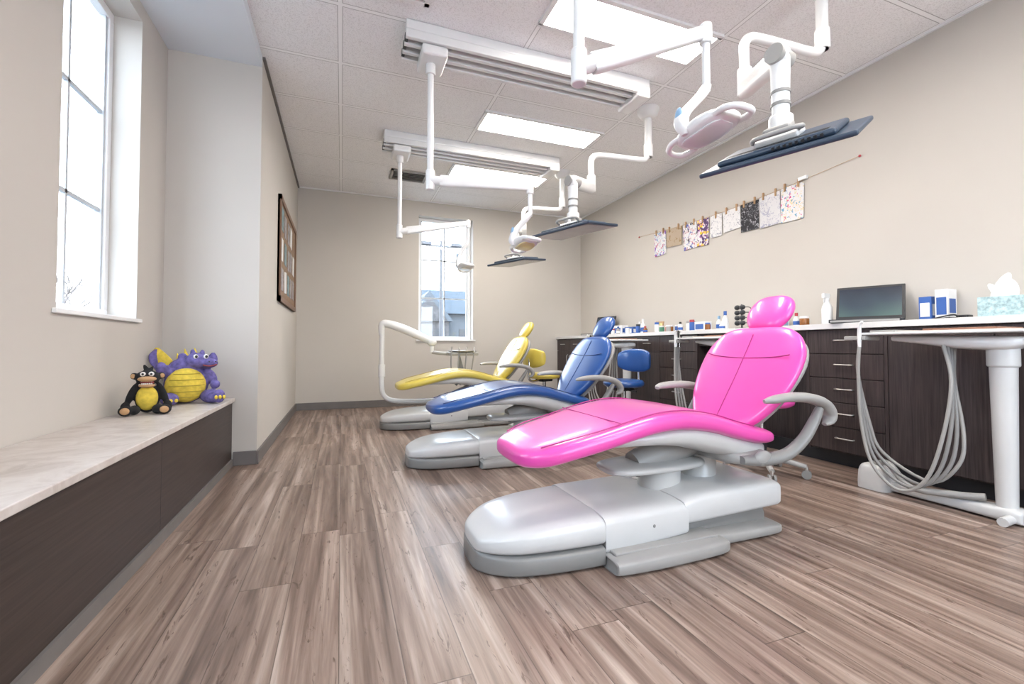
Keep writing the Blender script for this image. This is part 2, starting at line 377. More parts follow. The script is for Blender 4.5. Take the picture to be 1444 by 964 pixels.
# ---------------------------------------------------------------- dental chairs
def chair(name,x,y,V,VD,dz=0):
    o=O(name,(x,y,0))
    U=(0,1,0);Z=(0,0,1)
    def sec(L): return [(a,0,(zt+zb)/2,hw,(zt-zb)/2) for a,zb,zt,hw in L]
    o.loft('nose_cover',sec([(.49,.07,.095,.05),(.50,.07,.12,.11),(.55,.07,.145,.17),(.63,.07,.168,.215),(.76,.07,.185,.24),(.90,.07,.193,.25),(.968,.07,.195,.25),(.972,.075,.185,.245)]),U,Z,SHELL,ex=4.2)
    o.loft('nose_skirt',sec([(.485,0,.07,.04),(.495,0,.075,.11),(.545,0,.078,.172),(.625,0,.08,.218),(.76,0,.082,.243),(.90,0,.083,.252),(.97,0,.083,.252)]),U,Z,GREY,ex=7)
    o.loft('mid_cover',sec([(.977,.04,.188,.245),(.982,.035,.197,.252),(1.1,.035,.20,.252),(1.36,.055,.205,.25),(1.366,.06,.198,.245)]),U,Z,SHELL,ex=6)
    o.loft('rear_cover',sec([(1.371,.11,.20,.24),(1.376,.10,.212,.248),(1.5,.10,.232,.25),(1.8,.11,.24,.25),(1.91,.115,.238,.248),(1.93,.13,.22,.235)]),U,Z,SHELL,ex=6)
    o.loft('inner_frame',sec([(.98,.0,.08,.18),(1.0,0,.12,.2),(1.86,0,.13,.2),(1.88,0,.1,.19)]),U,Z,GREY,ex=6,res=1)
    o.loft('foot_plate_front',[(.975,-.2,.02,.12,.02),(.99,-.215,.028,.13,.028),(1.2,-.22,.032,.135,.032),(1.48,-.21,.03,.13,.03),(1.55,-.2,.02,.10,.02)],U,Z,LGREY,ex=5)
    o.loft('foot_plate_rear',[(1.45,0,.02,.25,.02),(1.47,0,.028,.27,.028),(1.85,0,.026,.27,.026),(1.93,0,.018,.24,.018)],U,Z,LGREY,ex=6)
    o.box('front_step',.99,1.5,-.29,-.2,.055,.068,LGREY,.005)
    o.ell('cover_screw',(1.20,-.251,.13),(.007,.003,.007),GREY)
    o.sweep('lift_post',[(1.42,0,.18),(1.44,0,.31)],[.10,.09],IVORY,straight=True,n=20)
    o.loft('lift_plate',[(1.12,0,.305,.04,.01),(1.14,0,.305,.09,.02),(1.25,0,.307,.13,.024),(1.5,0,.31,.13,.024),(1.62,0,.31,.09,.02),(1.64,0,.31,.04,.01)],U,Z,IVORY,ex=2.6)
    o.sweep('lift_link',[(1.28,0,.31),(1.45,0,.36),(1.6,0,.41+dz)],[.06,.075,.08],LGREY,n=16)
    o.sweep('lift_link_rear',[(1.66,0,.2),(1.68,0,.3),(1.68,0,.4+dz)],[.09,.07,.08],IVORY,n=16)
    o.M=Matrix.Translation((0,0,dz))
    o.loft('seat_and_legrest',[(.645,0,.418,.08,.010),(.651,0,.418,.13,.024),(.672,0,.421,.18,.036),(.72,0,.429,.225,.044),(.79,0,.447,.255,.048),(.96,0,.486,.277,.050),(1.1,0,.520,.286,.050),(1.22,0,.543,.290,.050),(1.35,0,.548,.290,.050),(1.5,0,.528,.290,.050),(1.65,0,.486,.288,.048),(1.78,0,.455,.282,.044),(1.86,0,.445,.262,.038),(1.885,0,.443,.235,.026),(1.892,0,.443,.20,.010)],U,Z,V,ex=3.4,n=48)
    o.sweep('legrest_seam',[(1.04,y_,.556) for y_ in (-.25,-.1,.1,.25)],.0022,VD,n=6)
    for sg in (-1,1): o.sweep('piping',[(.72,.19*sg,.471),(.82,.222*sg,.500),(.96,.238*sg,.530),(1.1,.246*sg,.564),(1.22,.25*sg,.587),(1.35,.25*sg,.592),(1.5,.25*sg,.572),(1.65,.248*sg,.529),(1.76,.244*sg,.500)],.0028,VD,n=6)
    o.loft('seat_shell',[(.93,0,.446,.08,.012),(.96,0,.449,.14,.02),(1.1,0,.468,.22,.034),(1.25,0,.480,.255,.046),(1.4,0,.475,.262,.060),(1.55,0,.445,.262,.068),(1.7,0,.405,.255,.064),(1.82,0,.385,.235,.052),(1.87,0,.385,.20,.035),(1.885,0,.385,.14,.015)],U,Z,IVORY,ex=3)
    o.loft('hip_cover',[(1.60,0,.37,.20,.02),(1.64,0,.365,.275,.032),(1.74,0,.362,.285,.035),(1.80,0,.37,.275,.028),(1.83,0,.375,.2,.015)],U,Z,LGREY,ex=4)
    P0=Vector((1.815,0,.445)); P1=Vector((2.125,0,.945)); D=(P1-P0); Ln=D.length; T=D/Ln; Nn=Vector((-T.z,0,T.x))
    def bs(L,off): return [tuple(P0+T*(q*Ln)+Nn*(off+b))+(w,h) for q,w,h,b in L]
    o.loft('backrest',bs([(0,.09,.010,.01),(.01,.13,.022,.01),(.05,.17,.033,.006),(.14,.215,.038,0),(.28,.262,.040,-.004),(.45,.292,.040,-.006),(.62,.302,.040,-.006),(.76,.294,.039,-.004),(.87,.262,.037,0),(.94,.222,.034,.003),(.985,.165,.024,.004),(1.0,.11,.010,.004)],.02),U,Nn,V,ex=3,n=48)
    o.loft('backrest_shell',bs([(-.02,.07,.008,0),(.05,.14,.022,0),(.3,.235,.03,0),(.62,.285,.03,0),(.84,.26,.028,0),(.96,.18,.022,0),(.99,.10,.008,0)],-.030),U,Nn,LGREY,ex=3)
    f=.0595
    o.sweep('seam_vertical',[P0+T*(q*Ln)+Nn*(f+b) for q,b in ((.08,-.001),(.28,-.003),(.45,-.0055),(.62,-.0055),(.76,-.004),(.9,-.001))],.003,VD,n=6)
    for sg in (-1,1): o.sweep('seam_side',[P0+T*(q*Ln)+Nn*(f-.0055)+Vector((0,yy*sg,0)) for q,yy in ((.66,.003),(.665,.1),(.68,.19),(.70,.25))],.003,VD,n=6)
    Hc=P1+T*.105+Nn*.015; 
    o.loft('headrest',[tuple(Hc+T*q)+(w,h) for q,w,h in ((-.105,.05,.01),(-.10,.075,.022),(-.08,.10,.034),(-.03,.128,.04),(.03,.13,.04),(.075,.108,.035),(.097,.075,.024),(.103,.05,.01))],U,Nn,V,ex=2.4,n=40)
    o.loft('headrest_stem',[tuple(P1+T*q-Nn*.03)+(w,.008) for q,w in ((-.2,.03),(0,.03),(.12,.03))],U,Nn,STEEL,ex=6)
    for sg in (-1,1):
        yo=.365*sg
        o.sweep('armrest_pad',[(1.70,yo*.96,.625),(1.74,yo,.634),(1.84,yo,.640),(1.95,yo,.632),(2.04,yo,.606),(2.085,yo,.560),(2.08,yo,.525),(2.05,yo,.51)],[.014,.028,.034,.036,.036,.034,.028,.012],LGREY,flat=.62)
        o.sweep('armrest_support',[(2.02,yo,.585),(1.985,yo,.53),(1.93,yo*.97,.45),(1.86,yo*.9,.385),(1.76,yo*.82,.362),(1.64,yo*.78,.365)],[.018,.024,.027,.030,.034,.022],GREY,flat=.8)
        o.ell('pivot_cap',(1.74,yo*.84,.37),(.05,.022,.035),LGREY)
chair('pink_dental_chair',0,1.78,PINK,PINKD)
chair('blue_dental_chair',-.04,3.37,BLUE,BLUED,-.015)
chair('yellow_dental_chair',-.1,4.97,YEL,YELD,.02)

# ---------------------------------------------------------------- delivery arm beside yellow chair
o=O('dental_delivery_arm',(1.3,5.35,0))
o.sweep('lower_arm',[(.0,-.28,.29),(-.1,-.1,.24),(-.4,-.02,.225),(-.72,0,.24),(-.84,0,.30),(-.87,0,.42),(-.87,0,.6)],.028,WHITE)
o.cyl('upright',(-.87,0,.48),(-.87,0,1.06),.028,WHITE); o.cyl('upright_joint',(-.87,0,.52),(-.87,0,.66),.038,WHITE,bevel=.005)
o.sweep('upper_arm',[(-.875,0,1.0),(-.87,0,1.11),(-.80,0,1.125),(-.6,0,1.06),(-.32,-.03,.93)],[.03,.04,.046,.050,.042],WHITE)
o.ell('arm_end',(-.3,-.03,.915),(.055,.055,.048),WHITE)
o.cyl('tray_post',(-.30,-.03,.80),(-.30,-.03,.91),.022,WHITE)
o.sweep('tray_link',[(-.3,-.03,.80),(-.2,-.06,.785),(-.02,-.08,.78)],.02,LGREY)
o.box('unit_head',-.14,.22,-.22,.04,.76,.80,LGREY,.015)
o.lathe('tray_dish',(.05,-.1,.80),[(.10,0),(.16,.006),(.175,.018),(.17,.018),(.1,.009)],STEEL,32)
for i in range(4):
    o.cyl('handpiece',(-.12+i*.09,-.26,.79),(-.10+i*.09,-.20,.86),.009,CHROME,.006)
    o.sweep('hose',[(-.12+i*.09,-.26,.79),(-.12+i*.08,-.27,.6),(-.05+i*.05,-.2,.42),(.0+i*.03,-.12,.5),(.02,-.08,.76)],.008,HOSE,n=8)

# ---------------------------------------------------------------- stools
def stool(name,x,y,V,rz,back=True):
    o=O(name,(x,y,0),rz)
    for i in range(5):
        a=2*math.pi*i/5+.3; c,s_=math.cos(a),math.sin(a)
        o.sweep('leg',[(0,0,.12),(.12*c,.12*s_,.105),(.26*c,.26*s_,.075)],[.03,.022,.016],LGREY,n=10)
        o.cyl('caster_stem',(.26*c,.26*s_,.05),(.26*c,.26*s_,.08),.01,STEEL,n=10)
        for q in (-1,1):
            p=Vector((.26*c,.26*s_,.028)); d=Vector((-s_,c,0))*.008*q
            o.cyl('caster_wheel',p+d,p+d+Vector((-s_,c,0))*.014*q,.028,GREY,n=18)
    o.cyl('gas_lift',(0,0,.1),(0,0,.43),.024,CHROME); o.cyl('lift_cover',(0,0,.1),(0,0,.27),.034,BLACK)
    o.box('mechanism',-.09,.09,-.07,.07,.42,.455,BLACK,.01)
    o.lathe('seat',(0,0,.455),[(.10,0),(.175,.004),(.2,.02),(.205,.045),(.19,.068),(.14,.078),(.0,.08)],V,36)
    o.sweep('lever',[(.05,.05,.44),(.1,.18,.43),(.1,.22,.43)],.007,BLACK,n=8)
    if back:
        o.sweep('back_bar',[(-.05,0,.445),(-.22,0,.43),(-.27,0,.5),(-.255,0,.72)],.014,CHROME)
        o.loft('back_pad',[(-.17,-.19,.72,.012,.05),(-.19,-.175,.72,.026,.085),(-.225,-.09,.72,.032,.115),(-.235,0,.72,.034,.12),(-.225,.09,.72,.032,.115),(-.19,.175,.72,.026,.085),(-.17,.19,.72,.012,.05)],(1,0,0),(0,0,1),V,ex=2.8)
stool('blue_operator_stool',2.68,3.88,BLUE,math.radians(200))
stool('yellow_operator_stool',2.44,5.28,YEL,math.radians(20))
stool('pink_operator_stool',2.70,2.30,PINK,math.radians(0),False)

# ---------------------------------------------------------------- cabinets
cb=O('base_cabinets',(0,0,0)); FX=3.35; RB=RX-.008; BB=BY-.008
CZ=1.03
cb.box('countertop',3.32,RB,.3,BB,CZ-.04,CZ,COUNTER,.003)
cb.box('toe_kick',3.43,3.45,.3,BB,0,.11,BLACK)
cb.boxes('carcass',[(FX+.02,RB,1.91,2.42,.1,CZ-.04),(FX+.02,RB,3.6,BB,.1,CZ-.04),(3.62,RB,2.42,3.6,.05,CZ-.04),(FX+.02,RB,.3,1.89,.1,CZ-.04)],ESP)
cb.boxes('gable_panels',[(FX,RB,1.89,1.91,0.1,CZ-.04),(FX,RB,2.42,2.44,0.1,CZ-.04),(FX,RB,3.58,3.6,0.1,CZ-.04)],ESP)
def front(y0,y1,z0,z1,mode):
    cb.box('drawer_front' if mode=='h' else 'door_front',FX,FX+.02,y0+.003,y1-.003,z0+.003,z1-.003,ESP,.002)
    if mode=='h':
        yc=(y0+y1)/2; zc=(z0+z1)/2+.01; w=min(.06,(y1-y0)*.3)
        cb.sweep('handle',[(FX,yc-w,zc),(FX-.022,yc-w*.9,zc),(FX-.026,yc,zc),(FX-.022,yc+w*.9,zc),(FX,yc+w,zc)],.005,STEEL,n=8)
    elif mode:
        yh=y0+.05 if mode=='l' else y1-.05
        cb.sweep('handle',[(FX,yh,z1-.22),(FX-.024,yh,z1-.2),(FX-.026,yh,z1-.14),(FX-.024,yh,z1-.08),(FX,yh,z1-.06)],.005,STEEL,n=8)
def drawers(y0,y1,n,z0=.11,z1=CZ-.045):
    hh=(z1-z0)/n
    for i in range(n): front(y0,y1,z0+i*hh,z0+(i+1)*hh,'h')
drawers(1.91,2.42,5); drawers(3.6,4.15,5)
front(.3,.84,.11,CZ-.045,'');front(.84,1.37,.11,CZ-.045,'');front(1.37,1.89,.11,CZ-.045,'')
y=4.15
while y<6.6:
    y1=min(y+.43,BB); front(y,y1,.80,CZ-.045,'h'); front(y,y1,.11,.80,'l' if int(round((y-4.15)/.43))%2 else 'r'); y=y1
cb.box('pencil_drawer',FX+.03,3.62,2.44,3.58,CZ-.16,CZ-.04,ESP)

# ---------------------------------------------------------------- carts
KRAFT2=M('wood_tray',(.28,.14,.09),.5)
def cart(x,y):
    o=O('rear_delivery_cart',(x,y,0))
    o.box('work_surface',-.19,.19,-.42,.27,.930,.945,WHITE,.006)
    o.box('tray_liner',-.15,.15,-.36,.1,.946,.95,PEACH,.001)
    o.box('tray_mat',-.14,.14,.12,.25,.946,.958,LGREY,.003)
    o.box('spare_tray',-.12,.12,-.3,.0,.951,.960,KRAFT2,.003)
    o.loft('under_bracket',[(0,-.36,.89,.05,.02),(0,-.30,.88,.09,.035),(0,-.12,.885,.09,.035),(0,.05,.900,.06,.025),(0,.2,.91,.03,.015)],(1,0,0),(0,0,1),WHITE,ex=3)
    o.cyl('post_collar',(0,-.27,.76),(0,-.27,.87),.060,SHELL,bevel=.01)
    o.cyl('post',(0,-.27,.05),(0,-.27,.80),.040,SHELL,.052)
    o.loft('base_beam',[(0,-.34,.03,.03,.025),(0,-.31,.04,.055,.036),(0,-.1,.036,.045,.03),(0,.2,.034,.04,.028),(0,.26,.03,.035,.025)],(1,0,0),(0,0,1),SHELL,ex=3.5)
    o.loft('junction_box',[(0,.30,.0,.09,.085),(0,.30,.05,.09,.085),(0,.30,.11,.084,.08),(0,.30,.14,.07,.065),(0,.30,.15,.04,.035)],(1,0,0),(0,1,0),SHELL,ex=4)
    o.ell('junction_knob',(0,.30,.15),(.03,.03,.018),GREY)
    for xx in (-.12,.12): o.sweep('base_foot',[(0,-.3,.03),(xx,-.3,.022)],.022,SHELL,straight=True)
    o.box('instrument_holder',-.2,-.06,.24,.36,.90,.925,LGREY,.006)
    for i in range(4):
        xx=-.20+i*.035; yy=.27+i*.022
        o.sweep('handpiece',[(xx,yy,.86),(xx,yy,.93),(xx-.01,yy-.01,.99),(xx-.02,yy-.03,1.01)],[.009,.011,.009,.006],(WHITE,CHROME,BLACK,CHROME)[i],n=10)
        o.sweep('hose',[(xx,yy,.87),(xx,yy+.01,.70),(xx,yy+.0-.015*i,.42),(xx+.01,yy-.05-.02*i,.18+.02*i),(xx+.03,.10-.03*i,.065+.02*i),(xx+.04,-.02-.03*i,.15+.03*i),(xx+.06,-.09-.012*i,.40),(xx+.08,-.12+.012*i,.68),(xx+.1,-.08,.87)],.009,(LGREY,HOSE,HOSE,LGREY)[i],n=8)
    o.sweep('floor_hose',[(-.02,.3,.14),(-.08,.2,.18),(-.1,.08,.08),(-.05,-.1,.085),(-.02,-.2,.10)],.018,LGREY,n=10)
    return o
cart(3.08,1.50); cart(3.08,3.08); cart(3.08,4.66)

# ---------------------------------------------------------------- counter items
def laptop(x,y,rz,scr):
    o=O('laptop',(x,y,CZ),rz)
    o.box('base',-.15,.12,-.2,.2,.002,.026,BLACK,.004); o.box('keyboard',-.10,.06,-.18,.18,.0262,.0285,GREY)
    o.box('touchpad',-.14,-.11,-.04,.04,.0262,.0275,NAVY); o.box('front_edge',-.152,-.149,-.19,.19,.006,.02,LGREY)
    for q in (-.12,.12): o.cyl('hinge',(.115,q-.025,.03),(.115,q+.025,.03),.008,GREY)
    o.M=Matrix.Translation((.115,0,.028))@Matrix.Rotation(math.radians(16),4,'Y')
    o.box('lid',-.006,.008,-.2,.2,.0,.265,BLACK,.004); o.box('screen',-.0075,-.0055,-.182,.182,.028,.247,scr)
def scrm():
    t=NT('laptop_screen'); o,x,y,z=t.pos(True)
    n=t.noise(o,3,2); g=t.math('ADD',t.math('MULTIPLY',n,.5),t.math('MULTIPLY',t.math('SUBTRACT',.28,z),2.0))
    c=t.ramp(g,[(.25,(.020,.026,.045)),(.5,(.05,.075,.10)),(.75,(.10,.17,.16))]); t.set(col=(.01,.01,.012),rough=.2); t.put(t.b.inputs['Emission Color'],c); t.b.inputs['Emission Strength'].default_value=.9; return t.m
LS=scrm()
laptop(3.50,2.10,math.radians(24),LS); laptop(3.52,5.75,math.radians(10),LS)
def bottle(name,x,y,h,r,mat,cap,trig=False):
    o=O(name,(x,y,CZ)); o.lathe('body',(0,0,0.001),[(r*.9,0),(r,.006),(r,h*.5),(r*.85,h*.6),(r*.4,h*.75),(r*.35,h*.8)],mat)
    if trig:
        o.cyl('collar',(0,0,h*.78),(0,0,h*.86),r*.45,cap); o.box('trigger_head',-.045,.025,-.011,.011,h*.85,h,cap,.004); o.sweep('trigger',[(-.02,0,h*.88),(-.035,0,h*.8),(-.03,0,h*.7)],.005,cap,n=8)
    else: o.cyl('cap',(0,0,h*.78),(0,0,h),r*.5,cap); o.cyl('label',(0,0,h*.15),(0,0,h*.42),r*1.02,BLU if cap is not BLU else TRIMW)
def jar(name,x,y,h,r,mat,cap):
    o=O(name,(x,y,CZ)); o.lathe('body',(0,0,0.001),[(r*.92,0),(r,.004),(r,h*.72),(r*.85,h*.8)],mat); o.cyl('lid',(0,0,h*.78),(0,0,h),r*.95,cap,bevel=.002)
AMB=M('amber',(.25,.09,.02),.25); BLU=M('label_blue',(.04,.12,.40),.4); TEAL=M('teal_print',(.38,.52,.54),.6,var=.35,scale=60); KRAFT=M('kraft',(.45,.28,.15),.7); RED=M('red',(.45,.05,.06),.4); GRN=M('green',(.1,.3,.2),.4)
def carton(name,x,y,sx,sy,h,mat,mat2,rz=0):
    o=O(name,(x,y,CZ),rz); o.box('carton',-sx/2,sx/2,-sy/2,sy/2,0.001,h,mat,.003); o.box('label',-sx/2-.001,-sx/2,-sy*.38,sy*.38,h*.2,h*.75,mat2)
    o.box('label_side',-sx*.35,sx*.35,-sy/2-.001,-sy/2,h*.25,h*.7,mat2); o.ell('opening',(0,0,h),(sx*.3,sy*.25,.003),TRIMW)
bottle('spray_bottle',3.56,2.42,.25,.038,WHITE,WHITE,True)
jar('ointment_jar',3.58,2.62,.085,.035,AMB,WHITE); bottle('pump_bottle',3.62,2.72,.12,.025,WHITE,RED)
carton('glove_box',3.735,1.85,.10,.07,.17,BLU,TRIMW); carton('glove_box',3.735,1.76,.1,.07,.21,TRIMW,BLU)
o=O('tissue_box',(3.56,1.40,CZ),.25); o.box('carton',-.06,.06,-.11,.11,0.001,.12,TEAL,.003)
o.blob('tissue',[((0,0,.13),(.028,.05,.03)),((-.006,.02,.18),(.010,.028,.085),(.45,0,.3)),((.006,-.02,.17),(.009,.03,.06),(-.35,.2,-.2)),((.0,.045,.16),(.008,.02,.05),(-.6,0,.2))],M('tissue_paper',(.85,.85,.85),.9),.004)
o=O('charger_cable',(3.56,1.66,CZ)); o.sweep('cord',[(0,.08,.006),(-.08,.05,.006),(-.02,-.03,.03),(.06,.0,.006),(.02,.08,.006),(-.06,-.02,.01),(-.03,-.07,.006)],.005,BLACK,n=8)
o.box('brick',.04,.10,-.07,-.01,0.001,.03,BLACK,.005)
o=O('protective_eyewear_rack',(3.6,3.26,CZ)); o.cyl('stand_base',(0,0,0.001),(0,0,.015),.06,BLACK); o.cyl('stand_post',(0,0,.01),(0,0,.24),.008,BLACK)
for z in (.06,.11,.16,.21):
    for q in (-1,1): o.ell('goggle_lens',(-.025,q*.030,z),(.014,.034,.024),BLACK)
    o.sweep('goggle_temple',[(-.02,-.06,z),(.03,-.06,z),(.06,-.05,z-.01)],.004,BLACK,n=6)
bottle('sanitizer_bottle',3.6,3.46,.19,.032,TRIMW,BLU); bottle('mouthwash_bottle',3.64,3.58,.15,.028,WHITE,CYAN)
carton('dispenser_box',3.62,3.78,.1,.15,.10,TRIMW,BLU)
jar('cotton_roll_jar',3.62,3.96,.12,.05,TRIMW,LGREY)
for i,(yy,m) in enumerate(((4.08,AMB),(4.16,BLU),(4.24,AMB),(4.32,RED),(4.4,GRN))): jar('small_medicine_jar',3.58+.03*(i%2),yy,.085,.03,m,WHITE)
for i in range(11):
    yy=3.36+i*.19+random.uniform(-.03,.03); h=random.uniform(.07,.13)
    (jar if i%3 else bottle)(('supply_cup','supply_bottle')[0 if i%3 else 1],3.42+random.uniform(0,.05),yy,h,.026,(TRIMW,AMB,BLU,WHITE,LGREY)[i%5],(WHITE,BLU,RED,BLACK)[i%4])
o=O('picture_frame',(3.66,4.56,CZ),.2); o.M=Matrix.Rotation(.25,4,'Y'); o.box('frame',-.008,.008,-.06,.06,0.003,.15,KRAFT,.003); o.box('print',-.0095,-.008,-.045,.045,.02,.13,M('print',(.5,.45,.2),.5,var=.6,scale=30))
bottle('lotion_bottle',3.6,4.78,.19,.03,TRIMW,WHITE); bottle('lotion_bottle',3.64,4.9,.16,.03,CYAN,WHITE)
carton('glove_box',3.66,5.10,.11,.18,.10,BLU,TRIMW); carton('glove_box',3.66,5.36,.11,.2,.13,TRIMW,BLU)
carton('glove_box',3.72,2.98,.1,.16,.09,TRIMW,CYAN)

# ---------------------------------------------------------------- art line
def drawing(name,bg,cols,sc,th=.56):
    t=NT(name); o,x,y,z=t.pos(); c=bg
    for i,cc in enumerate(cols):
        f=t.noise(t.xyz(t.math('ADD',x,i*3.7),y,z),sc*(1+i*.3),2,.5,1.0)
        m=t.ramp(f,[(th,(0,0,0)),(th+.015,(1,1,1)),(th+.035,(1,1,1)),(th+.05,(0,0,0))]) if i%2 else t.ramp(f,[(th+.05,(0,0,0)),(th+.07,(1,1,1))])
        c=t.mix(m,c,cc)
    t.set(col=c,rough=.8); return t.m
Wp=(.72,.71,.71)
o=O('childrens_art_clothesline',(0,0,0))
def sz(y): return 2.36-.06*math.sin(math.pi*max(0,min(1,(y-2.3)/2.8)))
o.sweep('string',[(RX-.012,yy,sz(yy)) for yy in (2.3,2.6,3,3.4,3.8,4.2,4.6,5.1)],.002,KRAFT,n=6)
o.ell('pin',(RX-.01,2.3,2.36),(.009,.01,.01),RED); o.ell('pin',(RX-.01,5.1,2.36),(.009,.01,.01),RED)
arts=[(4.67,.22,.30,drawing('art_a',Wp,[(.25,.12,.5),(.1,.3,.5),(.5,.1,.2)],14,.54)),(4.41,.27,.22,drawing('art_b',(.44,.35,.26),[(.3,.2,.1)],18)),(4.14,.22,.30,drawing('art_c',Wp,[(.12,.18,.5),(.5,.1,.15),(.1,.1,.12)],14,.54)),(3.94,.17,.30,drawing('art_d',Wp,[(.85,.6,.02),(.5,.1,.4),(.1,.05,.15)],11,.46)),
(3.75,.16,.24,drawing('art_e',Wp,[(.3,.3,.35),(.35,.35,.4)],30,.58)),(3.54,.22,.22,drawing('art_e2',Wp,[(.3,.3,.35),(.35,.35,.4)],30,.60)),(3.32,.21,.28,drawing('art_f',(.025,.025,.03),[(.35,.35,.37),(.3,.3,.32)],22,.56)),(3.095,.22,.30,drawing('art_g',(.64,.63,.64),[(.4,.4,.5),(.35,.35,.45)],20,.58)),(2.87,.22,.32,drawing('art_h',Wp,[(.7,.1,.3),(.75,.55,.1),(.15,.35,.5)],20,.57))]
for i,(yc,w,h,m) in enumerate(arts):
    zt=sz(yc)-.005
    o.box('drawing_sheet',RX-.012-.002*(i%2),RX-.010-.002*(i%2),yc-w/2,yc+w/2,zt-h,zt,m,rot=(math.radians((-2,3,-3,2,1,-2,1,-1,2)[i]),0,0))
    for q in ((-.3,.3) if w>.2 else (0,)): o.box('clothespin',RX-.024,RX-.006,yc+q*w-.007,yc+q*w+.007,zt-.035,zt+.035,KRAFT,.002)
o.box('clip',RX-.03,RX-.001,2.72,2.80,sz(2.76),sz(2.76)+.03,TRIMW,.003)

# ---------------------------------------------------------------- bulletin board
o=O('bulletin_board',(PX,0,0)); y0,y1,z0,z1=4.75,6.25,1.30,2.32
BW=M('board_wood',(.20,.11,.065),.5); CK=M('cork',(.27,.18,.12),.9,var=.3,scale=60)
o.box('cork',.002,.018,y0,y1,z0,z1,CK)
o.boxes('frame',[(0.002,.032,y0,y1,z0,z0+.05),(0.002,.032,y0,y1,z1-.05,z1),(0.002,.032,y0,y0+.05,z0,z1),(0.002,.032,y1-.05,y1,z0,z1)],BW)
PH=M('photo_print',(.26,.24,.25),.4,var=.7,scale=25); PT=M('photo_print_teal',(.12,.22,.25),.4,var=.6,scale=25)
for i in range(14):
    yy=y0+.1+(i%5)*.27+random.uniform(0,.05); zz=z0+.1+(i//5)*.29+random.uniform(0,.04)
    o.box('pinned_photo',.018,.021,yy,yy+.17,zz,zz+.22,(PH,TRIMW,PT,PH)[i%4],rot=(random.uniform(-.1,.1),0,0))

# ---------------------------------------------------------------- plush toys
PUR=M('purple_plush',(.15,.125,.34),.95,var=.35,scale=40,bump=.6); YP=M('yellow_plush',(.72,.54,.07),.95,var=.15,scale=40,bump=.5)
BP=M('black_plush',(.012,.012,.014),.95,var=.3,scale=40,bump=.6); OR=M('tan_plush',(.50,.30,.15),.9); TOOTH=M('teeth_white',(.80,.78,.74),.4); MOUTH=M('mouth_red',(.25,.04,.04),.6)
o=O('plush_dragon',(-.96,3.56,.491),math.radians(22))
o.blob('body',[((0,.01,.125),(.125,.115,.125)),((-.01,.02,.235),(.09,.075,.06)),((.055,-.02,.275),(.075,.07,.055)),((.115,-.06,.262),(.05,.055,.033)),
 ((-.105,-.01,.21),(.055,.05,.04),(0,.5,0)),((-.14,-.04,.235),(.03,.03,.04)),((.125,-.04,.17),(.035,.035,.06),(0,-.5,0)),((.145,-.09,.12),(.03,.035,.03)),
 ((.12,-.12,.045),(.05,.10,.045),(0,0,.4)),((.15,-.20,.05),(.035,.03,.045)),((-.10,-.10,.04),(.05,.08,.04)),((.0,.12,.05),(.06,.08,.05)),((.03,.0,.335),(.015,.015,.022)),((.085,.01,.33),(.015,.015,.022)),((-.02,.03,.30),(.03,.02,.03))],PUR,.0065)
o.ell('belly',(-.01,-.045,.120),(.112,.09,.112),YP)
for z in (.045,.082,.12,.158,.195):
    w=math.sqrt(max(0,1-((z-.12)/.112)**2))
    o.sweep('belly_rib',[(-.01+math.sin(a)*.112*w,-.045-math.cos(a)*.091*w,z) for a in (-1.0,-.5,0,.5,1.0)],.0028,YELD,n=6)
for q in (-1,1): o.ell('eye',(.065+q*.028,-.075,.305),(.014,.011,.016),TOOTH); o.ell('pupil',(.067+q*.028,-.085,.306),(.008,.004,.010),BLACK)
for q in (-1,1): o.ell('nostril',(.125+q*.018,-.112,.272),(.005,.004,.004),BLACK)
o.sweep('mouth_line',[(.075,-.098,.25),(.11,-.117,.243),(.15,-.098,.252)],.004,MOUTH,n=8)
for i in range(3): o.ell('claw',(.15+(i-1)*.022,-.232,.045),(.009,.010,.013),YP)
for i in range(3): o.ell('claw',(-.10+(i-1)*.028,-.175,.035),(.010,.012,.012),YP)
o.loft('wing_left',[(-.09,.05,.20,.012,.01),(-.12,.05,.27,.05,.012),(-.145,.05,.32,.042,.012),(-.155,.05,.365,.008,.006)],(1,0,0),(0,1,0),YP)
o.loft('wing_left_edge',[(-.15,.045,.22,.01,.01),(-.17,.045,.27,.022,.014),(-.175,.045,.32,.020,.014),(-.16,.045,.355,.006,.006)],(1,0,0),(0,1,0),PUR)
o.loft('wing_right',[(.10,.06,.20,.012,.01),(.13,.06,.26,.045,.012),(.15,.06,.30,.03,.012),(.155,.06,.33,.008,.006)],(1,0,0),(0,1,0),PUR)
for i,(xx,z) in enumerate(((.055,.335),(.0,.33),(-.04,.30))): o.cyl('back_spike',(xx,.03,z-.03),(xx-.01,.04,z+.028),.016,YP,.002,n=12)
o=O('plush_monkey',(-1.02,3.10,.491),math.radians(14),.92)
o.blob('body',[((0,0,.09),(.062,.052,.09)),((0,-.01,.215),(.062,.05,.045)),((-.075,-.01,.115),(.02,.022,.075),(0,.35,0)),((.075,-.01,.115),(.02,.022,.075),(0,-.35,0)),((-.10,-.03,.04),(.024,.03,.035)),((.10,-.03,.04),(.024,.03,.035)),((-.055,-.075,.028),(.03,.06,.028)),((.055,-.075,.028),(.03,.06,.028)),((-.09,-.12,.03),(.035,.04,.03)),((.09,-.12,.03),(.035,.04,.03)),((-.065,0,.225),(.02,.012,.022)),((.065,0,.225),(.02,.012,.022)),((-.01,.005,.268),(.012,.012,.03),(0,-.4,0)),((.012,.005,.262),(.01,.012,.028),(0,.5,0))],BP,.0055)
o.ell('belly',(0,-.027,.092),(.054,.042,.074),YP)
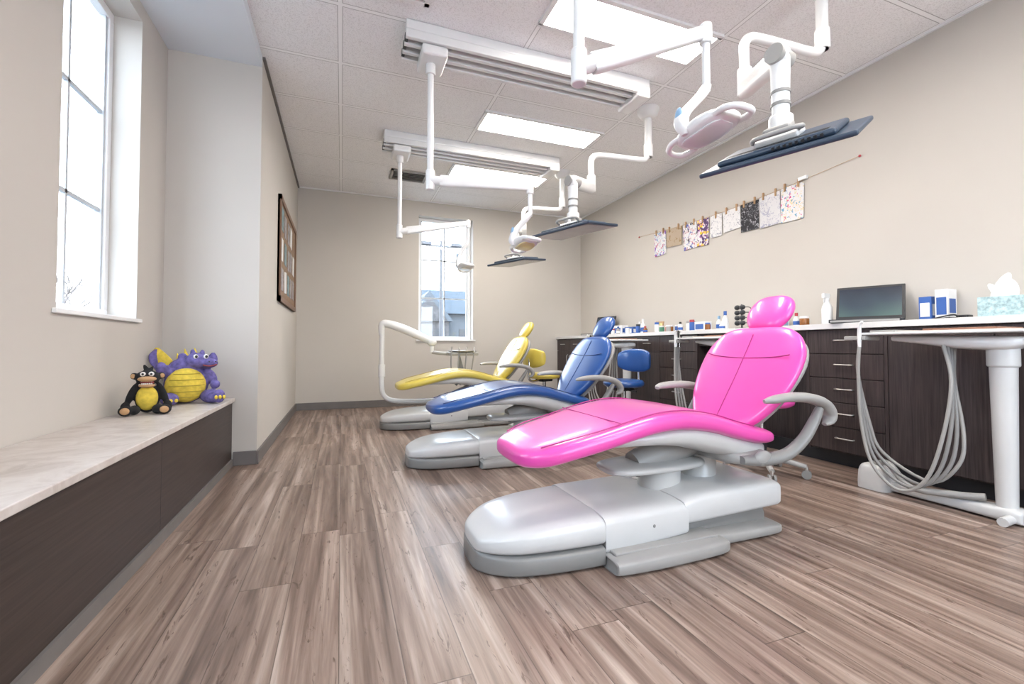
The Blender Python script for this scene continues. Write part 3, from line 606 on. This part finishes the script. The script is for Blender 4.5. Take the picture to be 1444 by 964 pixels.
o.ell('muzzle_upper',(0,-.052,.208),(.046,.040,.017),OR); o.ell('muzzle_lower',(0,-.046,.168),(.040,.034,.013),OR); o.ell('mouth',(0,-.038,.188),(.034,.026,.018),MOUTH)
for i in range(6):
    for zz in (.176,.193): o.box('tooth',-.026+i*.009,-.019+i*.009,-.074+abs(i-2.5)*.004,-.068+abs(i-2.5)*.004,zz,zz+.008,TOOTH,.001)
for q in (-1,1): o.ell('eye',(q*.02,-.05,.238),(.014,.010,.014),TOOTH); o.ell('pupil',(q*.02,-.06,.238),(.006,.003,.007),BLACK)
for q in (-1,1): o.ell('ear_inner',(q*.07,-.012,.225),(.012,.004,.014),OR); o.ell('foot_pad',(q*.09,-.152,.032),(.022,.012,.020),OR)

# ---------------------------------------------------------------- exterior
t=NT('asphalt'); oo,x,y,z=t.pos(); t.set(col=t.ramp(t.noise(oo,3,5),[(.3,(.10,.10,.10)),(.7,(.16,.16,.16))]),rough=.9)
R0.box('ground_outside',-40,60,BY+.25,80,-.25,-.15,t.m); R0.box('ground_outside_left',-40,-1.4,-30,BY+.25,-.25,-.15,t.m)
SID=M('siding',(.07,.08,.09),.8); ROOF=M('roof_shingle',(.022,.033,.045),.8,var=.3,scale=3); STN=M('stone_gable',(.07,.066,.066),.9,var=.4,scale=5)
o=O('neighbouring_building',(6.8,32,-.15))
o.box('walls',-6,9,0,8,0,3.4,SID)
def prism(pn,x0,x1,y0,y1,z0,z1,mat,alongx):
    bm=bmesh.new()
    if alongx: P=[(x0,y0,z0),(x1,y0,z0),(x1,y1,z0),(x0,y1,z0),(x0,(y0+y1)/2,z1),(x1,(y0+y1)/2,z1)]; F=[(0,1,5,4),(2,3,4,5),(0,4,3),(1,2,5),(0,3,2,1)]
    else: P=[(x0,y0,z0),(x1,y0,z0),(x1,y1,z0),(x0,y1,z0),((x0+x1)/2,y0,z1),((x0+x1)/2,y1,z1)]; F=[(0,4,5,3),(1,2,5,4),(0,1,4),(3,5,2),(0,3,2,1)]
    vs=[bm.verts.new(p) for p in P]
    for f in F: bm.faces.new([vs[i] for i in f])
    o.add(pn,bm,mat,False)
prism('roof',-6.5,9.5,-.5,8.5,3.4,5.6,ROOF,True); o.box('gable_wall',-2.6,.2,-1,1,0,2.8,STN); prism('gable_roof',-2.9,.5,-1.2,3,2.8,4.9,SID,False); prism('gable_face',-2.5,.1,-1.25,-1.2,2.8,4.5,STN,False)
for xx in (-1.9,-.8,1.2,2.6): o.box('building_window',xx,xx+.8,-1.05 if xx<0 else -.05,0,.9,2.3,BLACK)
DG=M('galvanised_pole',(.06,.06,.065),.5)
o=O('parking_lot_lamp',(4.15,20,-.15)); o.cyl('pole',(0,0,0),(0,0,5.8),.08,DG,.06); o.box('crossarm',-.7,.7,-.04,.04,5.5,5.58,DG); o.box('luminaire_a',-.95,-.45,-.15,.15,5.56,5.7,DG,.02); o.box('luminaire_b',.45,.95,-.15,.15,5.56,5.7,DG,.02)
o=O('bare_tree',(-6.2,13.2,-.15)); BK=M('bark',(.12,.10,.09),.9)
def branch(p,d,l,r,k):
    q=p+d*l; o.sweep('branch',[p,(p+q)/2+Vector((random.uniform(-.04,.04),0,.02)),q],[r,r*.85,r*.65],BK,res=2,n=6)
    if k:
        for _ in range(3): branch(q,(d+Vector((random.uniform(-.7,.7),random.uniform(-.7,.7),random.uniform(-.1,.4)))).normalized(),l*.68,r*.6,k-1)
branch(Vector((0,0,0)),Vector((0,0,1)),1.1,.06,4)

# ---------------------------------------------------------------- world, camera
w=bpy.data.worlds.new('overcast_sky'); S.world=w; w.use_nodes=True; nt=w.node_tree
bg=nt.nodes['Background']; tc=nt.nodes.new('ShaderNodeTexCoord'); sp=nt.nodes.new('ShaderNodeSeparateXYZ'); rp=nt.nodes.new('ShaderNodeValToRGB')
nt.links.new(tc.outputs['Generated'],sp.inputs[0]); nt.links.new(sp.outputs[2],rp.inputs[0]); nt.links.new(rp.outputs[0],bg.inputs[0])
rp.color_ramp.elements[0].position=0; rp.color_ramp.elements[0].color=(.80,.89,1,1); rp.color_ramp.elements[1].position=.6; rp.color_ramp.elements[1].color=(.66,.82,1,1)
bg.inputs[1].default_value=8.5
cd=bpy.data.cameras.new('cam'); cam=bpy.data.objects.new('camera',cd); C.objects.link(cam)
cd.sensor_width=36; cd.lens=634/1444*36; cd.shift_y=-.0066; cd.clip_start=.02; cd.clip_end=300
cam.location=(0,0,.86); cam.rotation_euler=(math.radians(91.5),0,math.radians(-20.73)); S.camera=cam
S.view_settings.view_transform='Standard'; S.view_settings.look='None'; S.view_settings.exposure=.42
